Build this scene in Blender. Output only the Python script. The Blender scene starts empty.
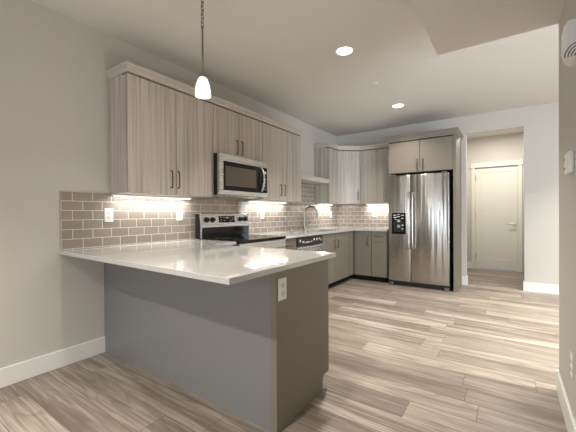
import bpy, bmesh, math, random
from mathutils import Matrix, Vector
random.seed(7)
PI = math.pi
scene = bpy.context.scene
COL = scene.collection

# ------------------------------------------------------------------ camera
F_PX, YAW, PITCH, ROLL = 319.24, math.radians(34.474), math.radians(-.368), math.radians(-.365)
def camera_axes():
    s, c = math.sin(YAW), math.cos(YAW)
    F = Vector((-s, c, 0)); R = Vector((c, s, 0)); U = Vector((0, 0, 1))
    cp, sp = math.cos(PITCH), math.sin(PITCH)
    F, U = F*cp + U*sp, U*cp - F*sp
    cr, sr = math.cos(ROLL), math.sin(ROLL)
    R, U = R*cr + U*sr, U*cr - R*sr
    return R, U, F
R_, U_, F_ = camera_axes()
cam = bpy.data.cameras.new('camera'); cam_o = bpy.data.objects.new('camera', cam); COL.objects.link(cam_o)
cam.sensor_width = 36; cam.sensor_fit = 'HORIZONTAL'; cam.lens = F_PX/576*36; cam.clip_start = .02
M = Matrix((R_, U_, -F_)).transposed().to_4x4(); M.translation = (2.893, 0, 1.19)
cam_o.matrix_world = M
scene.camera = cam_o

# ------------------------------------------------------------------ world, lights, exposure
w = bpy.data.worlds.new('world'); scene.world = w; w.use_nodes = True
w.node_tree.nodes['Background'].inputs[0].default_value = (.75, .85, 1, 1)
w.node_tree.nodes['Background'].inputs[1].default_value = .6
vs = scene.view_settings
vs.view_transform = 'Standard'; vs.look = 'None'; vs.gamma = 1; vs.use_curve_mapping = False
vs.exposure = 0.4
def area(name, loc, direction, sx, sy, power, color, spread=180, disk=False):
    l = bpy.data.lights.new(name, 'AREA'); l.energy = power; l.color = color
    if disk: l.shape = 'DISK'; l.size = sx
    else: l.shape = 'RECTANGLE'; l.size = sx; l.size_y = sy
    l.spread = math.radians(spread)
    o = bpy.data.objects.new(name, l); COL.objects.link(o); o.location = loc
    o.rotation_euler = Vector(direction).to_track_quat('-Z', 'Y').to_euler()
    return o
DAY = (.86, .93, 1.0); WARM = (1.0, .94, .85); LEDC = (1.0, .96, .90)
area('daylight_front_window', (1.7, -3.9, 1.3), (0, 1, 0), 2.6, 2.2, 45, DAY)
area('daylight_side_window', (6.3, 1.3, 1.25), (-1, .25, .22), 2.2, 2.0, 190, DAY)
for (x, y, p) in ((1.588, 2.892, 22), (1.567, 4.817, 10), (1.588, -.92, 60), (1.588, .97, 8), (4.6, 4.8, 45), (4.6, 2.9, 58)):  # last two unseen, added so floor bounce brightens the ceiling beyond the soffit
    area('recessed_and_fill_lamp', (x, y, 2.765), (0, 0, -1), .13, .13, p, WARM, 112, True)
area('hall_lamp', (2.75, 6.9, 2.74), (0, 0, -1), .25, .25, 22, (1, .95, .84), 180, True)
for (y0, y1, p) in ((1.46, 2.24, 3.6), (3.24, 4.05, 3.6)):
    area('cabinet_lamp', (.085, (y0+y1)/2, 1.345), (0, 0, -1), .03, y1-y0, p, LEDC)
area('cabinet_lamp', (.085, 5.40, 1.345), (0, 0, -1), .03, .5, 4.0, LEDC)
area('cabinet_lamp', (.93, 5.915, 1.345), (0, 0, -1), .5, .03, 4.2, LEDC)
area('microwave_lamp', (.12, 2.77, 1.392), (0, 0, -1), .05, .35, 1.2, (1, .78, .5))

# ------------------------------------------------------------------ materials
class NT:
    def __init__(s, name):
        s.m = bpy.data.materials.new(name); s.m.use_nodes = True
        s.t = s.m.node_tree; s.b = s.t.nodes['Principled BSDF']
    def n(s, typ, **kw):
        nd = s.t.nodes.new(typ)
        for k, v in kw.items():
            if k.startswith('i_'):
                key = k[2:]; key = int(key) if key.isdigit() else key
                s.put(nd.inputs[key], v)
            else: setattr(nd, k, v)
        return nd
    def put(s, sock, v):
        if isinstance(v, bpy.types.NodeSocket): s.t.links.new(v, sock)
        elif isinstance(v, (tuple, list)) and len(v) == 3 and sock.type == 'RGBA': sock.default_value = (*v, 1)
        else: sock.default_value = v
    def math(s, op, a, b=0.0, c=0.0):
        nd = s.n('ShaderNodeMath', operation=op); s.put(nd.inputs[0], a); s.put(nd.inputs[1], b); s.put(nd.inputs[2], c); return nd.outputs[0]
    def coords(s): return s.n('ShaderNodeTexCoord').outputs['Object']
    def mapv(s, vec, scale=(1, 1, 1), loc=(0, 0, 0)):
        nd = s.n('ShaderNodeMapping'); s.put(nd.inputs['Vector'], vec); nd.inputs['Scale'].default_value = scale; nd.inputs['Location'].default_value = loc
        return nd.outputs[0]
    def noise(s, vec, scale=1, detail=3, rough=.55, dist=0):
        nd = s.n('ShaderNodeTexNoise'); s.put(nd.inputs['Vector'], vec)
        nd.inputs['Scale'].default_value = scale; nd.inputs['Detail'].default_value = detail
        nd.inputs['Roughness'].default_value = rough; nd.inputs['Distortion'].default_value = dist
        return nd.outputs[0]
    def ramp(s, fac, stops):
        nd = s.n('ShaderNodeValToRGB'); s.put(nd.inputs[0], fac); e = nd.color_ramp.elements
        while len(e) < len(stops): e.new(.5)
        for q, (p, c) in zip(e, stops): q.position = p; q.color = (*c, 1) if len(c) == 3 else c
        return nd.outputs[0]
    def mix(s, fac, a, b, mode='MIX'):
        nd = s.n('ShaderNodeMix', data_type='RGBA', blend_type=mode)
        s.put(nd.inputs[0], fac); s.put(nd.inputs[6], a); s.put(nd.inputs[7], b); return nd.outputs[2]
    def bump(s, h, strength=.2, dist=.002):
        nd = s.n('ShaderNodeBump'); s.put(nd.inputs['Height'], h); nd.inputs['Strength'].default_value = strength; nd.inputs['Distance'].default_value = dist
        s.t.links.new(nd.outputs[0], s.b.inputs['Normal'])
    def set(s, **kw):
        for k, v in kw.items(): s.put(s.b.inputs[k.replace('_', ' ')], v)
        return s

def paint(name, c, bump=.55, rough=.85, scale=85):
    t = NT(name); v = t.coords()
    nz = t.noise(v, scale, 2, .5)
    t.set(Base_Color=c, Roughness=rough); t.bump(nz, bump, .003); return t.m
def plain(name, c, rough=.5, metal=0.0, coat=0.0, spec=.5):
    t = NT(name); v = t.coords(); nz = t.noise(v, 35, 2)
    t.set(Base_Color=t.mix(t.math('MULTIPLY', nz, .10), c, tuple(x*.85 for x in c)), Roughness=rough, Metallic=metal)
    t.b.inputs['Coat Weight'].default_value = coat; t.b.inputs['Specular IOR Level'].default_value = spec
    return t.m
def emit(name, c, strength):
    t = NT(name); t.set(Base_Color=(.9, .9, .9), Emission_Color=c, Emission_Strength=strength, Roughness=.4); return t.m

def m_floor():
    t = NT('vinyl_plank'); v = t.coords()
    sp = t.n('ShaderNodeSeparateXYZ'); t.put(sp.inputs[0], v); x, y = sp.outputs[0], sp.outputs[1]
    PW, PL = .190, 1.22
    ry = t.math('DIVIDE', y, PW); row = t.math('FLOOR', ry)
    wn = t.n('ShaderNodeTexWhiteNoise', noise_dimensions='1D'); t.put(wn.inputs['W'], row)
    xx = t.math('ADD', t.math('DIVIDE', x, PL), t.math('MULTIPLY', wn.outputs[0], 7.31)); col = t.math('FLOOR', xx)
    cb = t.n('ShaderNodeCombineXYZ'); t.put(cb.inputs[0], row); t.put(cb.inputs[1], col)
    w2 = t.n('ShaderNodeTexWhiteNoise', noise_dimensions='2D'); t.put(w2.inputs['Vector'], cb.outputs[0]); rnd = w2.outputs[0]
    # grain coordinates, shifted for every plank
    off = t.n('ShaderNodeCombineXYZ'); t.put(off.inputs[0], t.math('MULTIPLY', rnd, 37.)); t.put(off.inputs[1], t.math('MULTIPLY', rnd, 91.)); t.put(off.inputs[2], t.math('MULTIPLY', rnd, 53.))
    va = t.n('ShaderNodeVectorMath', operation='ADD'); t.put(va.inputs[0], v); t.put(va.inputs[1], off.outputs[0]); g = va.outputs[0]
    big = t.noise(t.mapv(g, (.75, 8, 1)), 1, 3, .5, .8)
    fine = t.noise(t.mapv(g, (2.2, 62, 1)), 1, 4, .6, .3)
    cath = t.noise(t.mapv(g, (.8, 5.5, 1)), 1, 1, .4, .5)
    rings = t.math('FRACT', t.math('MULTIPLY', cath, 9.0))
    rings = t.math('ABSOLUTE', t.math('SUBTRACT', rings, .5))
    base = t.ramp(rnd, [(0, (.205, .170, .138)), (.3, (.37, .317, .262)), (.6, (.285, .244, .203)), (1, (.47, .412, .346))])
    c = t.mix(t.ramp(big, [(.46, (0, 0, 0)), (.64, (.85, .85, .85))]), base, (.16, .124, .098))
    c = t.mix(t.ramp(rings, [(.0, (.38, .38, .38)), (.20, (0, 0, 0))]), c, (.15, .115, .09))
    c = t.mix(t.ramp(fine, [(.46, (0, 0, 0)), (.66, (.50, .50, .50))]), c, (.15, .12, .096))
    c = t.mix(t.ramp(fine, [(.30, (.40, .40, .40)), (.46, (0, 0, 0))]), c, (.60, .535, .46))
    fy = t.math('FRACT', ry); fx = t.math('FRACT', xx)
    dy = t.math('MULTIPLY', t.math('MINIMUM', fy, t.math('SUBTRACT', 1., fy)), PW)
    dx = t.math('MULTIPLY', t.math('MINIMUM', fx, t.math('SUBTRACT', 1., fx)), PL)
    d = t.math('MINIMUM', dy, dx)
    seam = t.math('LESS_THAN', d, .0018)
    c = t.mix(t.math('MULTIPLY', seam, .85), c, (.09, .07, .055))
    t.set(Base_Color=c, Roughness=t.math('ADD', .30, t.math('MULTIPLY', fine, .16)))
    h = t.math('SUBTRACT', t.math('MULTIPLY', fine, .25), seam)
    t.bump(h, .25, .001); t.b.inputs['Specular IOR Level'].default_value = .45
    return t.m

def m_laminate():
    t = NT('streaked_laminate'); v = t.coords()
    oi = t.n('ShaderNodeObjectInfo')
    off = t.n('ShaderNodeCombineXYZ'); t.put(off.inputs[0], t.math('MULTIPLY', oi.outputs['Random'], 20.)); t.put(off.inputs[1], t.math('MULTIPLY', oi.outputs['Random'], 13.))
    va = t.n('ShaderNodeVectorMath', operation='ADD'); t.put(va.inputs[0], v); t.put(va.inputs[1], off.outputs[0]); g = va.outputs[0]
    a = t.noise(t.mapv(g, (26, 26, .55)), 1, 2, .5)
    b = t.noise(t.mapv(g, (95, 95, 1.2)), 1, 4, .65)
    c = t.ramp(a, [(.32, (.375, .335, .294)), (.62, (.53, .488, .444))])
    c = t.mix(t.ramp(b, [(.45, (0, 0, 0)), (.72, (.62, .62, .62))]), c, (.22, .188, .157))
    c = t.mix(t.ramp(b, [(.28, (.4, .4, .4)), (.45, (0, 0, 0))]), c, (.50, .465, .42))
    t.set(Base_Color=c, Roughness=.45); t.bump(b, .12, .001); return t.m

def m_tile(name, axis):
    t = NT(name); v = t.coords(); sp = t.n('ShaderNodeSeparateXYZ'); t.put(sp.inputs[0], v)
    cb = t.n('ShaderNodeCombineXYZ'); t.put(cb.inputs[0], sp.outputs[axis]); t.put(cb.inputs[1], sp.outputs[2])
    br = t.n('ShaderNodeTexBrick', offset=.5); t.put(br.inputs['Vector'], t.mapv(cb.outputs[0], (1, 1, 1), (.0918 if axis == 1 else 0, 0, 0)))
    for k, val in (('Scale', 1), ('Mortar Size', .0022), ('Mortar Smooth', .1), ('Bias', 0), ('Brick Width', .1535), ('Row Height', .0768)): br.inputs[k].default_value = val
    br.inputs['Color1'].default_value = (.275, .237, .20, 1); br.inputs['Color2'].default_value = (.335, .292, .25, 1); br.inputs['Mortar'].default_value = (.70, .68, .64, 1)
    fac = br.outputs['Fac']
    mot = t.noise(v, 45, 4, .6)
    c = t.mix(t.math('MULTIPLY', t.math('MULTIPLY', mot, .28), t.math('SUBTRACT', 1., fac)), br.outputs['Color'], (.18, .15, .122))
    t.set(Base_Color=c, Roughness=t.math('ADD', .04, t.math('MULTIPLY', fac, .7)))
    t.b.inputs['Specular IOR Level'].default_value = .75
    t.bump(t.math('MULTIPLY', fac, -1.), .25, .0012); return t.m

def m_steel(name, c=(.60, .585, .56), rough=.26, axis=2, wav=.0):
    t = NT(name); v = t.coords(); s = [170, 170, 170]; s[axis] = 2.0
    b = t.noise(t.mapv(v, tuple(s)), 1, 3, .6)
    t.set(Base_Color=t.mix(t.math('MULTIPLY', b, .10), c, tuple(q*.72 for q in c)), Metallic=1.0, Roughness=t.math('ADD', rough-.05, t.math('MULTIPLY', b, .12)))
    h = b
    if wav:
        s2 = [13, 13, 13]; s2[axis] = .5
        wv = t.noise(t.mapv(v, tuple(s2)), 1, 1, .4)
        h = t.math('ADD', t.math('MULTIPLY', b, .002), t.math('MULTIPLY', wv, wav))
        t.bump(h, .6, .02)
        tg = t.n('ShaderNodeTangent', direction_type='RADIAL', axis='Z'); t.put(t.b.inputs['Tangent'], tg.outputs[0])
        t.b.inputs['Anisotropic'].default_value = .85; t.b.inputs['Anisotropic Rotation'].default_value = .25
    else: t.bump(b, .012, .001)
    return t.m

def m_quartz():
    t = NT('white_quartz'); v = t.coords()
    n1 = t.noise(v, 220, 2, .6); n2 = t.noise(v, 6, 3)
    c = t.ramp(n1, [(.35, (.47, .462, .45)), (.55, (.525, .517, .505))])
    c = t.mix(t.math('MULTIPLY', n2, .12), c, (.45, .443, .432))
    t.set(Base_Color=c, Roughness=.045); t.b.inputs['Specular IOR Level'].default_value = .9; return t.m

M_WALL = paint('greige_wall_paint', (.56, .535, .50))
M_CEIL = paint('ceiling_paint', (.66, .64, .605), .8, .9, 60)
M_TRIM = plain('white_trim_paint', (.80, .79, .77), .4)
M_DOOR = plain('cream_door_paint', (.74, .72, .66), .4)
M_FLOOR = m_floor()
M_LAM = m_laminate()
M_TAUPE = plain('taupe_cabinet_laminate', (.195, .169, .137), .45)
M_PENBACK = plain('grey_panel_laminate', (.19, .191, .19), .38)
M_CROWN = plain('plain_crown_laminate', (.50, .46, .415), .5)
M_KICK = plain('dark_toe_kick', (.012, .010, .009), .7, spec=.2)
M_GAP = plain('dark_shadow_strip', (.05, .04, .032), .6)
M_TILE_Y = m_tile('taupe_subway_tile_range_wall', 1)
M_TILE_X = m_tile('taupe_subway_tile_fridge_wall', 0)
M_QUARTZ = m_quartz()
M_STEEL = m_steel('brushed_steel', axis=1)
M_STEELV = m_steel('brushed_steel_fridge', (.50, .485, .46), .20, 2, .9)
M_NICKEL = m_steel('satin_nickel', (.62, .59, .54), .30, 2)
M_PULL = m_steel('bronze_nickel_pull', (.13, .105, .08), .36, 2)
M_FAUCET = m_steel('brushed_faucet_metal', (.26, .245, .225), .22, 2)
M_CHROME = plain('polished_chrome', (.75, .75, .74), .12, 1.0)
M_BLACK = plain('black_plastic', (.012, .012, .012), .35)
M_BGLASS = plain('black_glass', (.006, .006, .006), .08, spec=.22)
M_MWGLASS = plain('smoked_glass', (.085, .07, .052), .10, spec=.35)
M_WHITE = plain('white_plastic', (.82, .81, .79), .35)
M_IVORY = plain('off_white_plastic', (.74, .73, .70), .4)
M_DGREY = plain('dark_grey_metal', (.10, .10, .10), .5)
M_MARK = plain('pale_print', (.75, .75, .73), .5)
M_BRONZE = plain('dark_nickel_rod', (.22, .20, .18), .35, 1.0)
M_SHADE = emit('frosted_glass_shade', (1, .96, .90), .80)
M_LAMP = emit('recessed_lamp_lens', (1, .95, .86), 9.0)
M_LED = emit('led_diffuser', (1, .96, .90), 2.5)
M_GLASS = NT('window_glass'); M_GLASS.set(Base_Color=(1, 1, 1), Roughness=0.0); M_GLASS.b.inputs['Transmission Weight'].default_value = 1; M_GLASS = M_GLASS.m

# ------------------------------------------------------------------ mesh helpers
class MB:
    def __init__(s, frame=None): s.bm = bmesh.new(); s.T = frame or Matrix.Identity(4)
    def _add(s, b2, m=None):
        me = bpy.data.meshes.new('tmp'); 
        if m is not None: bmesh.ops.transform(b2, matrix=m, verts=b2.verts)
        bmesh.ops.transform(b2, matrix=s.T, verts=b2.verts)
        b2.to_mesh(me); b2.free(); s.bm.from_mesh(me); bpy.data.meshes.remove(me); return s
    def box(s, x0, x1, y0, y1, z0, z1, bev=0.0, seg=2):
        b = bmesh.new(); bmesh.ops.create_cube(b, size=1)
        m = Matrix.Translation(((x0+x1)/2, (y0+y1)/2, (z0+z1)/2)) @ Matrix.Diagonal((abs(x1-x0), abs(y1-y0), abs(z1-z0), 1))
        bmesh.ops.transform(b, matrix=m, verts=b.verts)
        if bev: bmesh.ops.bevel(b, geom=b.edges[:], offset=bev, segments=seg, affect='EDGES', profile=.5)
        return s._add(b)
    def prism(s, pts, z0, z1, bev=0.0, axis='z'):
        b = bmesh.new(); P = {'z': lambda a, c, h: (a, c, h), 'y': lambda a, c, h: (a, h, c), 'x': lambda a, c, h: (h, a, c)}[axis]
        lo = [b.verts.new(P(p[0], p[1], z0)) for p in pts]; hi = [b.verts.new(P(p[0], p[1], z1)) for p in pts]
        b.faces.new(lo[::-1]); b.faces.new(hi); n = len(pts)
        for i in range(n): b.faces.new((lo[i], lo[(i+1) % n], hi[(i+1) % n], hi[i]))
        bmesh.ops.recalc_face_normals(b, faces=b.faces)
        if bev: bmesh.ops.bevel(b, geom=b.edges[:], offset=bev, segments=2, affect='EDGES', profile=.5)
        return s._add(b)
    def cyl(s, p0, p1, r0, r1=None, seg=20):
        p0, p1 = Vector(p0), Vector(p1); d = p1-p0; b = bmesh.new()
        bmesh.ops.create_cone(b, cap_ends=True, segments=seg, radius1=r0, radius2=r0 if r1 is None else r1, depth=d.length)
        return s._add(b, Matrix.Translation((p0+p1)/2) @ d.to_track_quat('Z', 'Y').to_matrix().to_4x4())
    def lathe(s, prof, c, seg=32, close=False):
        b = bmesh.new(); rows = []
        for r, z in prof: rows.append([b.verts.new((c[0]+r*math.cos(2*PI*k/seg), c[1]+r*math.sin(2*PI*k/seg), c[2]+z)) for k in range(seg)])
        pairs = list(zip(rows, rows[1:])) + ([(rows[-1], rows[0])] if close else [])
        for a, d in pairs:
            for k in range(seg): b.faces.new((a[k], a[(k+1) % seg], d[(k+1) % seg], d[k]))
        if not close: b.faces.new(rows[0][::-1]); b.faces.new(rows[-1])
        return s._add(b)
    def tube(s, path, r, seg=12, sq=False):
        b = bmesh.new(); path = [Vector(p) for p in path]; rings = []; up = None
        for i, p in enumerate(path):
            t = (path[min(i+1, len(path)-1)]-path[max(i-1, 0)]).normalized()
            if up is None: up = t.orthogonal().normalized()
            up = (up - t*up.dot(t)).normalized(); sd = t.cross(up)
            rr = r[i] if isinstance(r, (list, tuple)) else r
            rings.append([b.verts.new(p + (up*math.cos(2*PI*k/seg)+sd*math.sin(2*PI*k/seg))*rr) for k in range(seg)])
        for a, d in zip(rings, rings[1:]):
            for k in range(seg): b.faces.new((a[k], a[(k+1) % seg], d[(k+1) % seg], d[k]))
        b.faces.new(rings[0][::-1]); b.faces.new(rings[-1]); return s._add(b)
    def torus(s, c, R, r, n=16, m=8, stretch=(1, 1, 1), rot=0):
        b = bmesh.new(); rows = []
        for i in range(n):
            a = 2*PI*i/n; row = []
            for j in range(m):
                q = 2*PI*j/m; x = (R+r*math.cos(q))*math.cos(a)*stretch[0]; z = (R+r*math.cos(q))*math.sin(a)*stretch[2]; y = r*math.sin(q)
                row.append(b.verts.new((x*math.cos(rot)-y*math.sin(rot)+c[0], x*math.sin(rot)+y*math.cos(rot)+c[1], z+c[2])))
            rows.append(row)
        for i in range(n):
            for j in range(m): b.faces.new((rows[i][j], rows[(i+1) % n][j], rows[(i+1) % n][(j+1) % m], rows[i][(j+1) % m]))
        return s._add(b)
    def build(s, name, mat, parent=None, smooth=False):
        bmesh.ops.recalc_face_normals(s.bm, faces=s.bm.faces)
        me = bpy.data.meshes.new(name)
        off = Vector((0, 0, 0)); q = parent
        while q is not None: off += q.location; q = q.parent
        if parent is None:   # origin of a one-mesh thing: the middle of its base
            lo = Vector([min(v.co[k] for v in s.bm.verts) for k in range(3)]); hi = Vector([max(v.co[k] for v in s.bm.verts) for k in range(3)])
            off = Vector(((lo.x+hi.x)/2, (lo.y+hi.y)/2, lo.z))
            if mat in (M_FLOOR, M_TILE_X, M_TILE_Y): off = Vector((0, 0, 0))
        bmesh.ops.translate(s.bm, verts=s.bm.verts, vec=-off)
        s.bm.to_mesh(me); s.bm.free(); me.materials.append(mat)
        if smooth:
            me.shade_smooth(); me.set_sharp_from_angle(angle=math.radians(40))
        o = bpy.data.objects.new(name, me); COL.objects.link(o)
        if parent is not None: o.parent = parent
        else: o.location = off
        return o
def frame(origin, u, out):
    """local x along the front, local y out of the wall, local z up"""
    u, o, z = Vector(u), Vector(out), Vector((0, 0, 1))
    m = Matrix((u, o, z)).transposed().to_4x4(); m.translation = origin; return m
LEFT = frame((0, 0, 0), (0, 1, 0), (1, 0, 0))        # local x = world y, local y = world x
BACK = frame((0, 6.0, 0), (1, 0, 0), (0, -1, 0))
def tag(o, label, cat, group=None, kind=None):
    o['label'] = label; o['category'] = cat
    if group: o['group'] = group
    if kind: o['kind'] = kind
    return o
def thing(name, loc, label, cat, group=None):
    o = bpy.data.objects.new(name, None); COL.objects.link(o); o.location = loc; o.empty_display_size = .05
    return tag(o, label, cat, group)
def struct(o, label=None, cat=None):
    o['kind'] = 'structure'
    if label: o['label'] = label
    if cat: o['category'] = cat
    return o
def pull(T, x, y, z0, z1, parent, r=.006, horiz=False, x1=None, mat=None):
    """a bent bar pull: bar between two feet, standing off the door face"""
    m = MB(T); s = .026
    if horiz:
        pts = [(x, y, z0), (x, y+s*.7, z0), (x+.012, y+s, z0), (x1-.012, y+s, z0), (x1, y+s*.7, z0), (x1, y, z0)]
    else:
        pts = [(x, y, z0), (x, y+s*.7, z0), (x, y+s, z0+.012), (x, y+s, z1-.012), (x, y+s*.7, z1), (x, y, z1)]
    m.tube(pts, r, 8)
    return m.build('handle', mat or M_PULL, parent, True)

# ------------------------------------------------------------------ room shell
CZ, BY = 2.78, 6.0
struct(MB().box(-.15, 6.6, -4.2, 8.1, -.1, 0).build('floor', M_FLOOR), 'wood look plank floor in greige and brown', 'floor')
struct(MB().box(-.15, 6.6, -4.2, 8.1, CZ, CZ+.1).build('ceiling', M_CEIL), 'textured greige ceiling', 'ceiling')
struct(MB().box(2.44, 3.175, -4.05, 2.747, 2.43, CZ).build('ceiling_soffit', M_CEIL), 'dropped ceiling soffit beside the right wall', 'soffit')
struct(MB().box(-.15, 0, -4.2, 8.1, 0, CZ).build('wall_left', M_WALL), 'textured greige wall carrying the range run', 'wall')
wb = MB()
wb.box(0, 2.335, BY, BY+.12, 0, CZ).box(3.107, 6.5, BY, BY+.12, 0, CZ).box(2.335, 3.107, BY, BY+.12, 2.492, CZ)
struct(wb.build('wall_back', M_WALL), 'greige wall behind fridge with hall opening', 'wall')
struct(MB().box(3.175, 3.30, -4.05, 2.755, 0, CZ, ).build('wall_right', M_WALL), 'end of greige partition wall at right', 'wall')
wf = MB().box(0, .4, -4.2, -4.05, 0, CZ).box(3.0, 6.5, -4.2, -4.05, 0, CZ).box(.4, 3.0, -4.2, -4.05, 0, .2).box(.4, 3.0, -4.2, -4.05, 2.4, CZ)
struct(wf.build('wall_front', M_WALL), 'wall with wide window behind the camera', 'wall')
ws = MB().box(6.5, 6.6, -4.2, .1, 0, CZ).box(6.5, 6.6, 2.5, 6.12, 0, CZ).box(6.5, 6.6, .1, 2.5, 0, .2).box(6.5, 6.6, .1, 2.5, 2.5, CZ)
struct(ws.build('wall_side', M_WALL), 'far side wall beyond the partition', 'wall')
for nm, T, x0, x1, z0, z1 in (('window_1', frame((0, -4.05, 0), (1, 0, 0), (0, 1, 0)), .4, 3.0, .2, 2.4), ('window_2', frame((6.5, 0, 0), (0, 1, 0), (-1, 0, 0)), .1, 2.5, .2, 2.5)):
    xm = (x0+x1)/2
    fr = MB(T)
    for a in (x0, xm-.03, x1-.06): fr.box(a, a+.06, -.10, -.03, z0, z1)
    fr.box(x0, x1, -.10, -.03, z0, z0+.06).box(x0, x1, -.10, -.03, z1-.06, z1)
    f = struct(fr.build(nm, M_TRIM), 'white framed window', 'window')
    MB(T).box(x0+.05, x1-.05, -.07, -.064, z0+.05, z1-.05).build('pane', M_GLASS, f)
# hall behind the opening
DY = 7.85
wh = MB().box(1.9, 2.33, DY, DY+.12, 0, CZ).box(3.07, 3.6, DY, DY+.12, 0, CZ).box(2.33, 3.07, DY, DY+.12, 2.135, CZ)
struct(wh.build('wall_hall', M_WALL), 'hall wall around the cream door', 'wall')
struct(MB().box(1.9, 2.02, BY+.12, DY, 0, CZ).build('wall_hall_left', M_WALL), 'left wall of the hall', 'wall')
struct(MB().box(3.4, 3.52, BY+.12, DY, 0, CZ).build('wall_hall_right', M_WALL), 'right wall of the hall', 'wall')
tr = MB().box(2.264, 2.330, DY-.02, DY, 0, 2.148, .003).box(3.071, 3.138, DY-.02, DY, 0, 2.148, .003).box(2.252, 3.150, DY-.026, DY, 2.148, 2.236, .003)
tr.box(2.240, 3.162, DY-.034, DY, 2.140, 2.152, .002)
tr.box(2.330, 2.336, DY, DY+.1, 0, 2.135).box(3.065, 3.071, DY, DY+.1, 0, 2.135)
struct(tr.build('trim_1', M_DOOR), 'cream casing around the hall door', 'trim')
d = MB()
x0, x1, z0, z1 = 2.337, 3.064, .022, 2.13
st = .115
d.box(x0, x0+st, DY+.012, DY+.05, z0, z1, .002).box(x1-st, x1, DY+.012, DY+.05, z0, z1, .002)
d.box(x0+st, x1-st, DY+.012, DY+.05, z1-.105, z1, .002).box(x0+st, x1-st, DY+.012, DY+.05, z0, z0+.20, .002)
d.box(x0+st-.004, x1-st+.004, DY+.022, DY+.044, z0+.19, z1-.10)
door = struct(d.build('door_1', M_DOOR), 'cream single panel hall door', 'door')
hm = MB().cyl((3.012, DY+.012, .965), (3.012, DY-.006, .965), .030).cyl((3.012, DY-.002, .965), (3.012, DY-.05, .965), .011)
hm.tube([(3.012, DY-.05, .965), (2.96, DY-.052, .965), (2.90, DY-.048, .962)], .010, 10)
hm.build('handle', M_NICKEL, door, True)
for hz in (1.93, 1.15, .29):
    MB().box(2.328, 2.350, DY-.004, DY+.013, hz-.048, hz+.048, .001).cyl((2.338, DY-.006, hz-.05), (2.338, DY-.006, hz+.05), .008).build('hinge', M_NICKEL, door)
# baseboards
def bb(name, m, label): return struct(m.build(name, M_TRIM), label, 'baseboard')
bb('baseboard_left', MB().box(.0, .015, -4.05, 1.38, 0, .135, .004), 'white baseboard on the left wall')
bb('baseboard_back', MB().box(3.092, 6.5, BY-.015, BY, 0, .14, .004).box(3.092, 3.107, BY-.014, BY+.12, 0, .139, .003), 'white baseboard right of the hall opening')
bb('baseboard_fridge', MB().box(2.268, 2.350, BY-.015, BY, 0, .14, .004).box(2.335, 2.350, BY-.014, BY+.12, 0, .139, .003), 'short white baseboard between fridge panel and hall opening')
bb('baseboard_right', MB().box(3.160, 3.175, -4.05, 2.770, 0, .14, .004).box(3.161, 3.315, 2.755, 2.770, 0, .139, .003), 'white baseboard on the partition wall')
bb('baseboard_hall', MB().box(2.02, 2.264, DY-.015, DY, 0, .14, .004), 'white baseboard left of the hall door')

# ------------------------------------------------------------------ backsplash
tl = MB().box(0, .009, 1.058, BY, .914, 1.376).box(0, .009, 4.122, 5.05, 1.376, 1.722)
t1 = tl.build('tile_backsplash', M_TILE_Y)
tag(t1, 'taupe subway tile backsplash along the range wall', 'backsplash', kind='structure')
MB().box(0, .0115, 1.050, 1.058, .914, 1.380).box(0, .0115, 1.050, 1.432, 1.376, 1.380).build('edge_strip', M_NICKEL, t1)
t2 = MB().box(.009, 1.262, BY-.009, BY, .914, 1.376).build('tile_backsplash', M_TILE_X)
tag(t2, 'taupe subway tile backsplash on the wall left of the fridge', 'backsplash', kind='structure')

# ------------------------------------------------------------------ countertops
c1 = MB().prism([(0, 1.048), (1.905, .988), (1.895, 2.05), (.640, 2.05), (.640, 2.362), (.0, 2.362)], .884, .914, .003)
tag(c1.build('peninsula_countertop', M_QUARTZ), 'white quartz countertop on the grey peninsula, overhanging its back', 'countertop')
c2 = MB()
c2.box(0.0, .640, 3.186, 4.42, .884, .914).box(0, .15, 4.42, 4.98, .884, .914).box(.53, .640, 4.42, 4.98, .884, .914)
c2.box(0, .640, 4.98, BY, .884, .914).box(.640, 1.222, 5.362, BY, .884, .914)
tag(c2.build('corner_countertop', M_QUARTZ), 'white quartz L-shaped countertop between the range and the fridge', 'countertop')

# ------------------------------------------------------------------ peninsula
pn = thing('peninsula_cabinet', (.95, 1.7, 0), 'grey peninsula base under the white overhanging countertop', 'cabinet')
MB().box(0.005, 1.825, 1.40, 1.90, .0, .880).box(.005, 1.825, 1.90, 1.965, .10, .880).box(.005, .58, 1.965, 2.362, .10, .880).build('body', M_TAUPE, pn)
MB().box(0.003, 1.829, 1.378, 1.40, 0, .882).build('back_panel', M_PENBACK, pn)
ep = MB().prism([(1.370, 0), (1.885, 0), (1.885, .085), (1.900, .105), (1.962, .105), (1.975, .118), (1.975, .882), (1.370, .882)], 1.831, 1.872, .002, axis='x')
ep.build('end_panel', M_TAUPE, pn)

# ------------------------------------------------------------------ wall cabinets
UX = .312; UB, UT, CT = 1.376, 2.378, 2.452
def wall_cabinet(T, x0, x1, zb, zt, label, doors, depth=UX, handles=(), mat=None, hz=None, group='streaked wall cabinets', name='wall_cabinet', hmat=None, shade=True):
    mat = mat or M_LAM
    base = T @ Vector(((x0+x1)/2, depth/2, zb))
    r = thing(name, base, label, 'cabinet', group)
    bd = MB(T).box(x0+.0015, x1-.0015, .002, depth-.085, zb, zt-.001).box(x0+.0015, x0+.018, depth-.085, depth-.027, zb, zt-.016).box(x1-.018, x1-.0015, depth-.085, depth-.027, zb, zt-.016)
    bd.box(x0+.018, x1-.018, depth-.085, depth-.023, zb, zb+.018)
    bd.build('body', mat, r)
    xs = doors; n = 0
    for a, b in zip(xs, xs[1:]):
        dr = MB(T).box(a+.0022, b-.0022, depth-.019, depth, zb+.002, zt-.016, .001).build('door', mat, r)
        for hx in handles:
            if a < hx < b: pull(T, hx, depth, hz[0], hz[1], dr, mat=hmat)
    return r
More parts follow.
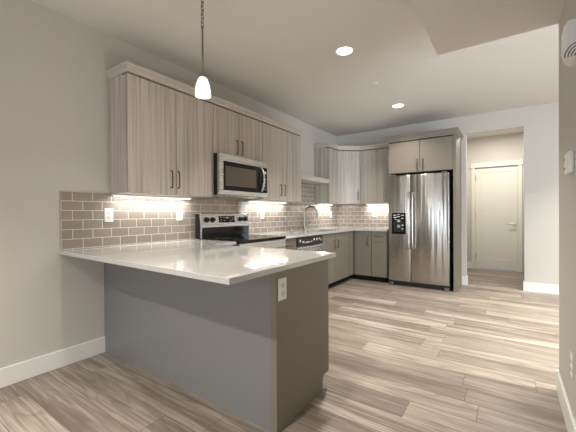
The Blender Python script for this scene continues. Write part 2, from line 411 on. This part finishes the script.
wall_cabinet(LEFT, 1.432, 2.366, UB, UT, 'streaked wood wall cabinet with two doors nearest the camera, left of the microwave', (1.432, 1.900, 2.366), handles=(1.838, 1.915), hz=(1.442, 1.598))
wall_cabinet(LEFT, 2.366, 3.190, 1.846, UT, 'short streaked wood wall cabinet directly above the microwave', (2.366, 2.760, 3.190), handles=(2.712, 2.796), hz=(1.888, 2.04))
wall_cabinet(LEFT, 3.190, 4.122, UB, UT, 'streaked wood wall cabinet with two doors right of the microwave', (3.190, 3.622, 4.122), handles=(3.576, 3.670), hz=(1.446, 1.594))
wall_cabinet(LEFT, 5.052, 5.400, UB, UT-.01, 'narrow single-door wall cabinet right of the sink, before the corner', (5.052, 5.400))
# diagonal corner cabinet
cc = thing('corner_wall_cabinet', (.3, 5.7, UB), 'diagonal streaked wood wall cabinet in the kitchen corner', 'cabinet', 'streaked wall cabinets')
A, B_ = Vector((UX, 5.402)), Vector((.628, BY-UX))
dv = (B_-A).normalized(); nv = Vector((dv.y, -dv.x)); Li = (B_-A).length
Ai, Bi = A-nv*.022, B_-nv*.022
MB().prism([(.002, 5.402), (Ai.x, 5.402), (Bi.x, Bi.y), (.628, BY-.002), (.002, BY-.002)], UB, UT-.03).build('body', M_LAM, cc)
TD = frame((A.x, A.y, 0), (dv.x, dv.y, 0), (nv.x, nv.y, 0))
cd = MB(TD).box(.004, Li-.004, -.019, 0, UB+.002, UT-.026, .001).build('door', M_LAM, cc)
pull(TD, Li-.045, 0, 1.44, 1.595, cd)
wall_cabinet(BACK, .630, 1.258, UB, UT-.01, 'streaked wood wall cabinet on the back wall, left of the fridge', (.630, 1.222, 1.258))

def crown(name, path, z0, label, mat, proj=.014, h=.078, closed_back=None):
    """board and stepped cap following the cabinet fronts, path in plan with the fronts on its right side"""
    m = MB(); n = len(path)
    def offs(d):
        out = []
        for i, p in enumerate(path):
            p = Vector(p); nn = []
            if i > 0: q = (p-Vector(path[i-1])).normalized(); nn.append(Vector((q.y, -q.x)))
            if i < n-1: q = (Vector(path[i+1])-p).normalized(); nn.append(Vector((q.y, -q.x)))
            if len(nn) == 2:
                b = (nn[0]+nn[1]).normalized(); out.append(p+b*(d/max(.3, b.dot(nn[0]))))
            else: out.append(p+nn[0]*d)
        return out
    prof = [(-.09, 0), (.004, 0), (.004, h*.30), (.010, h*.36), (proj*.7, h*.74), (proj, h*.80), (proj, h), (-.09, h)]
    b = bmesh.new(); rows = []
    for d_, z in prof: rows.append([b.verts.new((q.x, q.y, z0+z)) for q in offs(d_)])
    k = len(rows)
    for j in range(k):
        for i in range(n-1): b.faces.new((rows[j][i], rows[j][i+1], rows[(j+1) % k][i+1], rows[(j+1) % k][i]))
    b.faces.new([rw[0] for rw in rows]); b.faces.new([rw[-1] for rw in rows][::-1])
    m._add(b)
    o = m.build(name, mat)
    return tag(o, label, 'moulding')
# fronts on the right side of the walking direction
crown('crown_moulding', [(.001, 1.432), (UX, 1.432), (UX, 4.122), (.001, 4.122)], UT, 'wood crown moulding over the wall cabinets above the range', M_CROWN)
crown('crown_moulding', [(.001, 5.052), (UX, 5.052), (UX, 5.402), (.628, BY-UX), (1.230, BY-UX)], UT-.01, 'wood crown moulding over the corner wall cabinets', M_CROWN)
# shelf bridging the gap over the sink
tag(MB().box(.002, UX, 4.126, 5.048, 1.722, 1.798, .002).build('wall_shelf', M_CROWN), 'pale wood shelf bridging the cabinets above the sink', 'shelf')

# under-cabinet light bars
def led(T, x0, x1, y, zt, label):
    r = thing('light_bar', T @ Vector(((x0+x1)/2, y, zt)), label, 'light', 'under-cabinet light bars')
    MB(T).box(x0, x1, y-.03, y+.03, zt-.018, zt, .003).build('housing', M_WHITE, r)
    MB(T).box(x0+.015, x1-.015, y-.022, y+.022, zt-.024, zt-.017, .002).build('diffuser', M_LED, r)
led(LEFT, 1.437, 2.26, .055, UB, 'lit under-cabinet light bar left of the microwave')
led(LEFT, 3.22, 4.07, .055, UB, 'lit under-cabinet light bar right of the microwave')
led(LEFT, 5.10, 5.66, .055, UB, 'lit under-cabinet light bar in the corner right of the faucet')
led(BACK, .66, 1.20, .075, UB, 'lit under-cabinet light bar on the back wall left of the fridge')

# ------------------------------------------------------------------ microwave
mw = thing('microwave', (.2, 2.77, 1.4), 'stainless over-the-range microwave under the short wall cabinet', 'microwave')
MB(LEFT).box(2.370, 3.186, .005, .355, 1.402, 1.842).build('body', M_BLACK, mw)
mf = MB(LEFT)
mf.box(2.370, 3.186, .357, .398, 1.765, 1.842, .004).box(2.370, 3.186, .357, .398, 1.402, 1.452, .004).box(2.370, 2.424, .357, .398, 1.452, 1.765, .003)
mf.box(3.172, 3.186, .357, .398, 1.452, 1.765, .002)
mf.build('front_frame', M_STEEL, mw)
mdoor = MB(LEFT).box(2.424, 3.070, .357, .399, 1.452, 1.765, .002).build('door', M_BGLASS, mw)
MB(LEFT).box(2.450, 2.955, .399, .4005, 1.500, 1.715).build('window', M_MWGLASS, mdoor)
hp = []
for i in range(15):
    q = i/14; hp.append((3.058, .400+.046*math.sin(PI*q)**.7, 1.470+.285*q))
MB(LEFT).tube(hp, .013, 10).build('handle', M_STEEL, mdoor, True)
cp = MB(LEFT).box(3.072, 3.172, .357, .399, 1.452, 1.765, .002).build('control_panel', M_BGLASS, mw)
for zz in (1.50, 1.54, 1.58, 1.62):
    for xx in (3.10, 3.122, 3.144): MB(LEFT).box(xx-.007, xx+.007, .399, .4005, zz-.008, zz+.008).build('button', M_DGREY, cp)
MB(LEFT).box(3.095, 3.15, .399, .4005, 1.69, 1.72).build('display', M_MARK, cp)
MB(LEFT).box(2.40, 3.16, .05, .33, 1.392, 1.402, .003).build('vent_grille', M_STEEL, mw)

# ------------------------------------------------------------------ range
rg = thing('range', (.33, 2.77, 0), 'stainless electric range with black glass cooktop below the microwave', 'range')
RY0, RY1 = 2.368, 3.180
MB(LEFT).box(RY0, RY1, .012, .630, .02, .892).build('body', M_BLACK, rg)
MB(LEFT).box(RY0-.002, RY1+.002, .05, .675, .893, .922, .003).build('cooktop', M_BGLASS, rg)
bg = MB(LEFT).prism([(.012, .915), (.085, .915), (.088, 1.035), (.012, 1.035)], RY0+.004, RY1-.004, axis='x') if False else MB()
bg.prism([(.012, .921), (.083, .921), (.085, 1.045), (.012, 1.045)], RY0+.006, RY1-.006, axis='y')
back = bg.build('backguard', M_BGLASS, rg)
pnl = MB().prism([(.012, 1.040), (.092, 1.040), (.072, 1.195), (.060, 1.203), (.012, 1.203)], RY0+.018, RY1-.004, .003, axis='y').build('control_panel', M_STEEL, back)
MB().prism([(.010, .921), (.094, .921), (.096, 1.04), (.076, 1.198), (.062, 1.206), (.010, 1.206)], RY0, RY0+.018, .003, axis='y').build('end_cap', M_STEEL, back)
MB().prism([(.010, .921), (.085, .921), (.070, 1.19), (.010, 1.20)], RY0-.006, RY0, axis='y').build('side_plate', M_BLACK, back)
def on_panel(z): return .092 - .02*(z-1.04)/.155
for ky in (2.462, 2.552, 3.014, 3.106):
    kx = on_panel(1.128)
    kn = MB().cyl((kx-.004, ky, 1.128), (kx+.004, ky, 1.129), .032).cyl((kx+.002, ky, 1.128), (kx+.030, ky, 1.132), .024, .020)
    kn.box(kx+.028, kx+.036, ky-.005, ky+.005, 1.108, 1.154, .002)
    kb = kn.build('knob', M_BLACK, rg, True)
dsp = MB().prism([(on_panel(1.092)-.002, 1.092), (on_panel(1.092)+.002, 1.092), (on_panel(1.170)+.002, 1.170), (on_panel(1.170)-.002, 1.170)], 2.650, 2.912, axis='y').build('display', M_BGLASS, back)
for (yy, zz, ww, hh) in ((2.672, 1.150, .03, .006), (2.672, 1.125, .026, .006), (2.672, 1.105, .02, .005), (2.725, 1.148, .03, .005), (2.725, 1.112, .03, .006), (2.768, 1.140, .045, .018), (2.83, 1.148, .02, .006), (2.83, 1.112, .024, .006), (2.868, 1.140, .026, .006), (2.868, 1.118, .026, .006)):
    xx = on_panel(zz)+.001; MB().box(xx, xx+.0018, yy, yy+ww, zz, zz+hh).build('printed_mark', M_MARK, dsp)
for (bx, by, br) in ((.24, 2.57, .09), (.24, 2.98, .075), (.50, 2.57, .075), (.50, 2.98, .11)):
    MB().lathe([(br, 0), (br, .0006), (br-.003, .0006), (br-.003, 0)], (bx, by, .922), 40, True).build('burner_ring', M_DGREY, rg)
MB(LEFT).box(RY0, RY1, .632, .672, .790, .888, .004).build('front_panel', M_STEEL, rg)
od = MB(LEFT).box(RY0+.004, RY1-.004, .632, .676, .215, .784, .004).build('oven_door', M_STEEL, rg)
MB(LEFT).box(RY0+.09, RY1-.09, .676, .6775, .33, .66).build('window', M_BGLASS, od)
MB(LEFT).tube([(RY0+.07, .676, .745), (RY0+.07, .71, .745), (RY0+.085, .722, .745), (RY1-.085, .722, .745), (RY1-.07, .71, .745), (RY1-.07, .676, .745)], .012, 10).build('handle', M_STEEL, od, True)
MB(LEFT).box(RY0+.004, RY1-.004, .632, .674, .04, .208, .004).build('drawer', M_STEEL, rg)

# ------------------------------------------------------------------ base cabinets, left run
BX = .612; BT = .880; KZ = .095
def base_cabinet(T, x0, x1, label, depth=BX, name='base_cabinet', sink=False):
    r = thing(name, T @ Vector(((x0+x1)/2, depth/2, 0)), label, 'cabinet', 'taupe base cabinets')
    if sink:
        MB(T).box(x0+.001, x0+.018, .003, depth-.042, KZ, BT).box(x1-.018, x1-.001, .003, depth-.042, KZ, BT).box(x0+.018, x1-.018, .003, depth-.042, KZ, KZ+.018).build('body', M_TAUPE, r)
    else: MB(T).box(x0+.001, x1-.001, .003, depth-.06, KZ, BT).box(x0+.001, x0+.018, depth-.06, depth-.042, KZ, BT).box(x1-.018, x1-.001, depth-.06, depth-.042, KZ, BT).build('body', M_TAUPE, r)
    MB(T).box(x0+.001, x1-.001, depth-.10, depth-.085, 0.001, KZ-.001).build('toe_kick', M_KICK, r)
    return r
def front(T, name, r, a, b, z0, z1, depth=BX): return MB(T).box(a+.003, b-.003, depth-.019, depth, z0, z1, .001).build(name, M_TAUPE, r)
b1 = base_cabinet(LEFT, 3.190, 3.515, 'narrow taupe drawer base between the range and the dishwasher')
for (z0, z1, hz) in ((.690, .874, .785), (.395, .686, .60), (.098, .391, .30)):
    f = front(LEFT, 'drawer', b1, 3.190, 3.515, z0, z1); pull(LEFT, 3.275, BX, hz, hz, f, horiz=True, x1=3.43)
dw = thing('dishwasher', (.3, 3.87, 0), 'stainless dishwasher with black control strip under the counter', 'dishwasher')
MB(LEFT).box(3.520, 4.215, .01, .585, .02, .875).build('body', M_BLACK, dw)
dd = MB(LEFT).box(3.520, 4.215, .588, .622, .105, .748, .004).build('door', M_STEEL, dw)
cpn = MB(LEFT).box(3.520, 4.215, .588, .626, .752, .866, .006).build('control_panel', M_BLACK, dw)
for (a, z, wd, hh) in ((3.57, .815, .03, .03), (3.64, .800, .05, .02), (3.72, .795, .11, .012), (3.87, .800, .03, .012), (3.94, .815, .035, .025), (4.02, .812, .03, .03), (4.09, .820, .035, .02), (4.14, .80, .04, .012)):
    MB(LEFT).box(a, a+wd, .626, .6268, z, z+hh).build('printed_mark', M_MARK, cpn)
MB(LEFT).box(3.522, 4.213, .50, .515, .001, .10).build('toe_kick', M_KICK, dw)
b2 = base_cabinet(LEFT, 4.220, 5.202, 'taupe sink base with two doors right of the dishwasher', sink=True)
for a, b, hx in ((4.220, 4.672, 4.612), (4.672, 5.202, 4.738)):
    f = front(LEFT, 'door', b2, a, b, KZ+.003, BT-.006); pull(LEFT, hx, BX, .64, .765, f)
b3 = base_cabinet(LEFT, 5.204, 5.388, 'narrow taupe filler panel left of the inside corner')
front(LEFT, 'door', b3, 5.216, 5.388, KZ+.003, BT-.006)
b4 = thing('base_cabinet', (.6, 5.7, 0), 'taupe corner base cabinet with one door beside the drawer unit', 'cabinet', 'taupe base cabinets')
MB().box(.003, .59, 5.39, BY-.003, KZ, BT).box(.59, .948, 5.41, BY-.003, KZ, BT).build('body', M_TAUPE, b4)
MB().box(.5, .948, BY-BX+.085, BY-BX+.10, .001, KZ-.001).build('toe_kick', M_KICK, b4)
f = front(BACK, 'door', b4, .636, .946, KZ+.003, BT-.006); pull(BACK, .892, BX, .62, .80, f)
b5 = base_cabinet(BACK, .950, 1.222, 'narrow taupe base cabinet with a drawer left of the fridge')
f = front(BACK, 'drawer', b5, .950, 1.222, .700, BT-.006); pull(BACK, 1.012, BX, .792, .792, f, horiz=True, x1=1.165)
front(BACK, 'door', b5, .950, 1.222, KZ+.003, .696)

# ------------------------------------------------------------------ sink and faucet
sk = MB(); 
sk.box(.14, .15, 4.41, 4.99, .70, .883).box(.53, .54, 4.41, 4.99, .70, .883).box(.15, .53, 4.41, 4.42, .70, .883).box(.15, .53, 4.98, 4.99, .70, .883).box(.15, .53, 4.42, 4.98, .695, .705)
tag(sk.build('kitchen_sink', M_STEEL), 'undermount steel sink basin in front of the faucet', 'sink')
fc = thing('kitchen_faucet', (.085, 4.58, .914), 'tall gooseneck faucet standing behind the sink', 'faucet')
MB().cyl((.085, 4.58, .914), (.085, 4.58, .922), .028).cyl((.085, 4.58, .921), (.085, 4.58, 1.03), .019, .016).build('base', M_FAUCET, fc, True)
ux, uy = .93, .36
gp = [(.085, 4.58, 1.02), (.085, 4.58, 1.10), (.085, 4.58, 1.20)]
Rr = .105
for i in range(1, 15):
    a = PI*i/14*1.02; s_ = Rr*(1-math.cos(a)); gp.append((.085+ux*s_, 4.58+uy*s_, 1.20+Rr*math.sin(a)))
MB().tube(gp, .0135, 12).build('spout', M_FAUCET, fc, True)
e = gp[-1]; MB().cyl((e[0], e[1], e[2]+.01), (e[0]-.004, e[1]-.001, e[2]-.075), .0135, .016).build('spray_head', M_FAUCET, fc, True)
MB().cyl((.085, 4.58, 1.0), (.095, 4.63, 1.0), .011).tube([(.094, 4.625, 1.0), (.10, 4.65, 1.01), (.12, 4.70, 1.05)], .006, 8).build('lever', M_FAUCET, fc, True)
ag = MB().lathe([(.022, 0), (.022, .004), (.018, .006), (.018, .035), (.014, .042), (.004, .044)], (.075, 4.20, .914), 24)
tag(ag.build('air_gap_cap', M_FAUCET, None, True), 'small round metal cap on the counter left of the faucet', 'cap')

# ------------------------------------------------------------------ fridge and its surround
FY = 5.340
fg = thing('refrigerator', (1.715, 5.65, 0), 'stainless side-by-side refrigerator with black dispenser', 'refrigerator')
MB().box(1.258, 2.172, FY+.075, BY-.03, .03, 1.790).build('body', M_DGREY, fg)
dl = MB().box(1.256, 1.611, FY, FY+.068, .078, 1.806, .010, 3).build('door', M_STEELV, fg, True)
dr = MB().box(1.618, 2.174, FY, FY+.068, .078, 1.806, .010, 3).build('door', M_STEELV, fg, True)
for px_, dd_ in ((1.583, dl), (1.650, dr)):
    pp = [(px_, FY, .62), (px_, FY-.035, .625)] + [(px_, FY-.045-.014*math.sin(PI*i/12), .64+.86*i/12) for i in range(13)] + [(px_, FY-.035, 1.515), (px_, FY, 1.52)]
    MB().tube(pp, .0165, 12).build('handle', M_STEELV, dd_, True)
dp = MB().box(1.318, 1.540, FY-.006, FY, .850, 1.195, .004)
dpo = dp.build('dispenser', M_BGLASS, dl)
MB().box(1.345, 1.513, FY-.008, FY-.005, .885, 1.06, .002).build('recess', M_BLACK, dpo)
MB().box(1.405, 1.455, FY-.022, FY-.006, 1.045, 1.085, .004).build('nozzle', M_NICKEL, dpo)
ds = MB().box(1.405, 1.452, FY-.018, FY-.006, .955, 1.0, .004)
ds.build('paddle', M_NICKEL, dpo)
for (a, z, wd, hh) in ((1.345, 1.15, .04, .016), (1.40, 1.162, .05, .008), (1.345, 1.115, .05, .014), (1.40, 1.128, .05, .012), (1.47, 1.15, .04, .012), (1.47, 1.10, .035, .012), (1.36, 1.085, .035, .010), (1.475, .985, .03, .018), (1.47, .93, .035, .012)):
    MB().box(a, a+wd, FY-.0095, FY-.0055, z, z+hh).build('printed_mark', M_MARK, dpo)
MB().box(1.27, 2.165, FY+.03, FY+.07, .012, .074).build('grille', M_BLACK, fg)
for fx in (1.262, 2.10):
    MB().box(fx, fx+.070, FY-.004, FY+.05, .004, .050, .006).cyl((fx+.035, FY+.02, 0), (fx+.035, FY+.02, .02), .018).build('foot', M_DGREY, fg)
for fx in (1.30, 2.07): MB().box(fx, fx+.07, FY+.02, FY+.14, 1.807, 1.825, .004).build('hinge_cover', M_DGREY, fg)
TF = BACK
fcab = wall_cabinet(BACK, 1.262, 2.226, 1.846, 2.362, 'plain taupe cabinet with two doors above the refrigerator', (1.262, 1.752, 2.226), depth=.655, handles=(1.716, 1.802), mat=M_TAUPE, hz=(1.872, 2.05), group=None, name='fridge_cabinet')
tag(MB().box(2.228, 2.266, 5.345, BY-.002, 0, 2.362, .001).build('end_panel_tall', M_TAUPE), 'tall taupe panel closing the right side of the fridge', 'panel')
crown('crown_moulding', [(1.262, 5.68), (1.262, 5.345), (2.266, 5.345), (2.266, BY-.002)], 2.362, 'taupe crown moulding above the fridge cabinet', M_TAUPE, .03, .095)

# ------------------------------------------------------------------ outlets and wall devices
def outlet(T, x, z, label, style='outlet', s=1.0, base=0.0, group='white outlets and switches'):
    r = thing('outlet' if style == 'outlet' else 'light_switch', T @ Vector((x, base, z)), label, 'outlet' if style == 'outlet' else 'switch', group)
    w_, h_ = .037*s, .060*s
    MB(T).box(x-w_, x+w_, base, base+.006, z-h_, z+h_, .002).build('plate', M_WHITE, r)
    if style == 'outlet':
        for dz in (-.021*s, .021*s):
            rc = MB(T).box(x-.017*s, x+.017*s, base+.005, base+.0085, z+dz-.014*s, z+dz+.014*s, .002).build('receptacle', M_IVORY, r)
            sl = MB(T).box(x-.009*s, x-.006*s, base+.008, base+.009, z+dz-.004*s, z+dz+.007*s).box(x+.006*s, x+.009*s, base+.008, base+.009, z+dz-.003*s, z+dz+.006*s)
            sl.box(x-.003*s, x+.003*s, base+.008, base+.009, z+dz-.011*s, z+dz-.006*s).build('slots', M_DGREY, rc)
    else:
        MB(T).box(x-.016*s, x+.016*s, base+.005, base+.010, z-.033*s, z+.033*s, .002).build('rocker', M_IVORY, r)
outlet(LEFT, 1.420, 1.190, 'white outlet on the backsplash nearest the camera, by the cabinet end', base=.009)
outlet(LEFT, 2.153, 1.186, 'white outlet on the backsplash just left of the range', base=.009)
outlet(LEFT, 3.549, 1.184, 'white switch on the backsplash right of the range', 'switch', base=.009)
outlet(LEFT, 5.700, 1.172, 'white switch on the backsplash near the corner, right of the faucet', 'switch', base=.009)
outlet(BACK, .796, 1.190, 'white switch on the backsplash left of the fridge', 'switch', base=.009)
EAST = frame((1.872, 0, 0), (0, 1, 0), (1, 0, 0))
outlet(EAST, 1.424, .778, 'white outlet on the end panel of the peninsula')
RW = frame((3.175, 0, 0), (0, 1, 0), (-1, 0, 0))
outlet(RW, 2.225, .385, 'white outlet low on the right partition wall')
th = thing('thermostat', (3.175, 2.22, 1.38), 'white wall control with two small dark buttons on the right partition wall', 'thermostat')
MB(RW).box(2.155, 2.290, 0, .026, 1.393, 1.503, .008, 3).build('housing', M_WHITE, th, True)
for z in (1.473, 1.423): MB(RW).box(2.262, 2.276, .026, .028, z-.006, z+.006, .001).build('button', M_DGREY, th)
# ribbed chime high on the partition wall
ch = thing('door_chime', (3.175, 2.05, 1.91), 'white ribbed chime box with curved louvred base high on the right wall', 'chime')
CX0, CX1, CY0, CY1, CZ0, CZ1 = 3.122, 3.175, 1.99, 2.12, 1.915, 2.092
prof = [(CX1, CZ0), (CX0+.030, CZ0), (CX0+.010, CZ0+.018), (CX0, CZ0+.05), (CX0, CZ1-.012), (CX0+.008, CZ1), (CX1, CZ1)]
MB().prism(prof, CY0, CY1, .002, axis='y').build('housing', M_WHITE, ch)
for k in range(5):
    MB().box(CX0+.006+k*.011, CX0+.011+k*.011, CY0-.005, CY0+.001, CZ0+.072, CZ1-.006, .0015).build('rib', M_WHITE, ch)
for k in range(5):
    MB().box(CX0-.004, CX0+.001, CY0+.010+k*.024, CY0+.020+k*.024, CZ0+.055, CZ1-.014, .0015).build('rib', M_WHITE, ch)
for rr in (.018, .030, .042, .054):
    MB().tube([(CX1-.003-rr*math.cos(a), CY0-.001, CZ0+.004+rr*1.15*math.sin(a)) for a in [PI/2*i/10 for i in range(11)]], .0026, 8).build('louvre_slot', M_BRONZE, ch, True)

# ------------------------------------------------------------------ ceiling fixtures and pendant
for (x, y, lab) in ((1.588, 2.892, 'lit round recessed ceiling light nearer the camera'), (1.567, 4.817, 'lit round recessed ceiling light farther away, toward the fridge')):
    r = thing('recessed_light', (x, y, CZ), lab, 'light', 'recessed ceiling lights')
    MB().lathe([(.095, 0), (.094, -.006), (.078, -.009), (.072, -.004), (.072, 0)], (x, y, CZ), 40, True).build('trim_ring', M_WHITE, r, True)
    MB().lathe([(.073, -.001), (.073, -.005), (.02, -.006)], (x, y, CZ), 32).build('lens', M_LAMP, r, True)
tag(MB().lathe([(.036, 0), (.036, -.004), (.020, -.010), (.006, -.012)], (1.572, 3.828, CZ), 24).build('sprinkler_cap', M_WHITE, None, True), 'small white sprinkler cap on the ceiling between the recessed lights', 'sprinkler')
px_, py_ = 1.163, 1.492
pd = thing('pendant_light', (px_, py_, 1.99), 'white frosted glass pendant light hanging above the peninsula', 'pendant')
prof = [(.0455, .0), (.0555, .003), (.0575, .012), (.056, .045), (.050, .085), (.041, .115), (.033, .135), (.027, .145), (.014, .148)]
MB().lathe([(a*.93, b*.88) for a, b in prof], (px_, py_, 2.004), 36).build('shade', M_SHADE, pd, True)
MB().lathe([(.018, 0), (.018, .006), (.012, .02), (.006, .026)], (px_, py_, 2.132), 24).build('socket_cap', M_BRONZE, pd, True)
MB().cyl((px_, py_, 2.16), (px_, py_, 2.47), .0065).cyl((px_, py_, 2.47), (px_, py_, 2.49), .009).build('rod', M_BRONZE, pd, True)
cm = MB(); z = 2.50; k = 0
while z < 2.755:
    cm.torus((px_, py_, z), .010, .0026, 14, 6, (1, 1, 1.75), 0 if k % 2 else PI/2); z += .0275; k += 1
cm.build('chain', M_BRONZE, pd, True)
MB().lathe([(.062, 0), (.060, -.012), (.03, -.022), (.008, -.024)], (px_, py_, CZ), 32).build('canopy', M_BRONZE, pd, True)
pl = bpy.data.lights.new('pendant_bulb', 'POINT'); pl.energy = 4; pl.color = (1, .92, .80); pl.shadow_soft_size = .05
po = bpy.data.objects.new('pendant_bulb', pl); COL.objects.link(po); po.location = (px_, py_, 1.93)
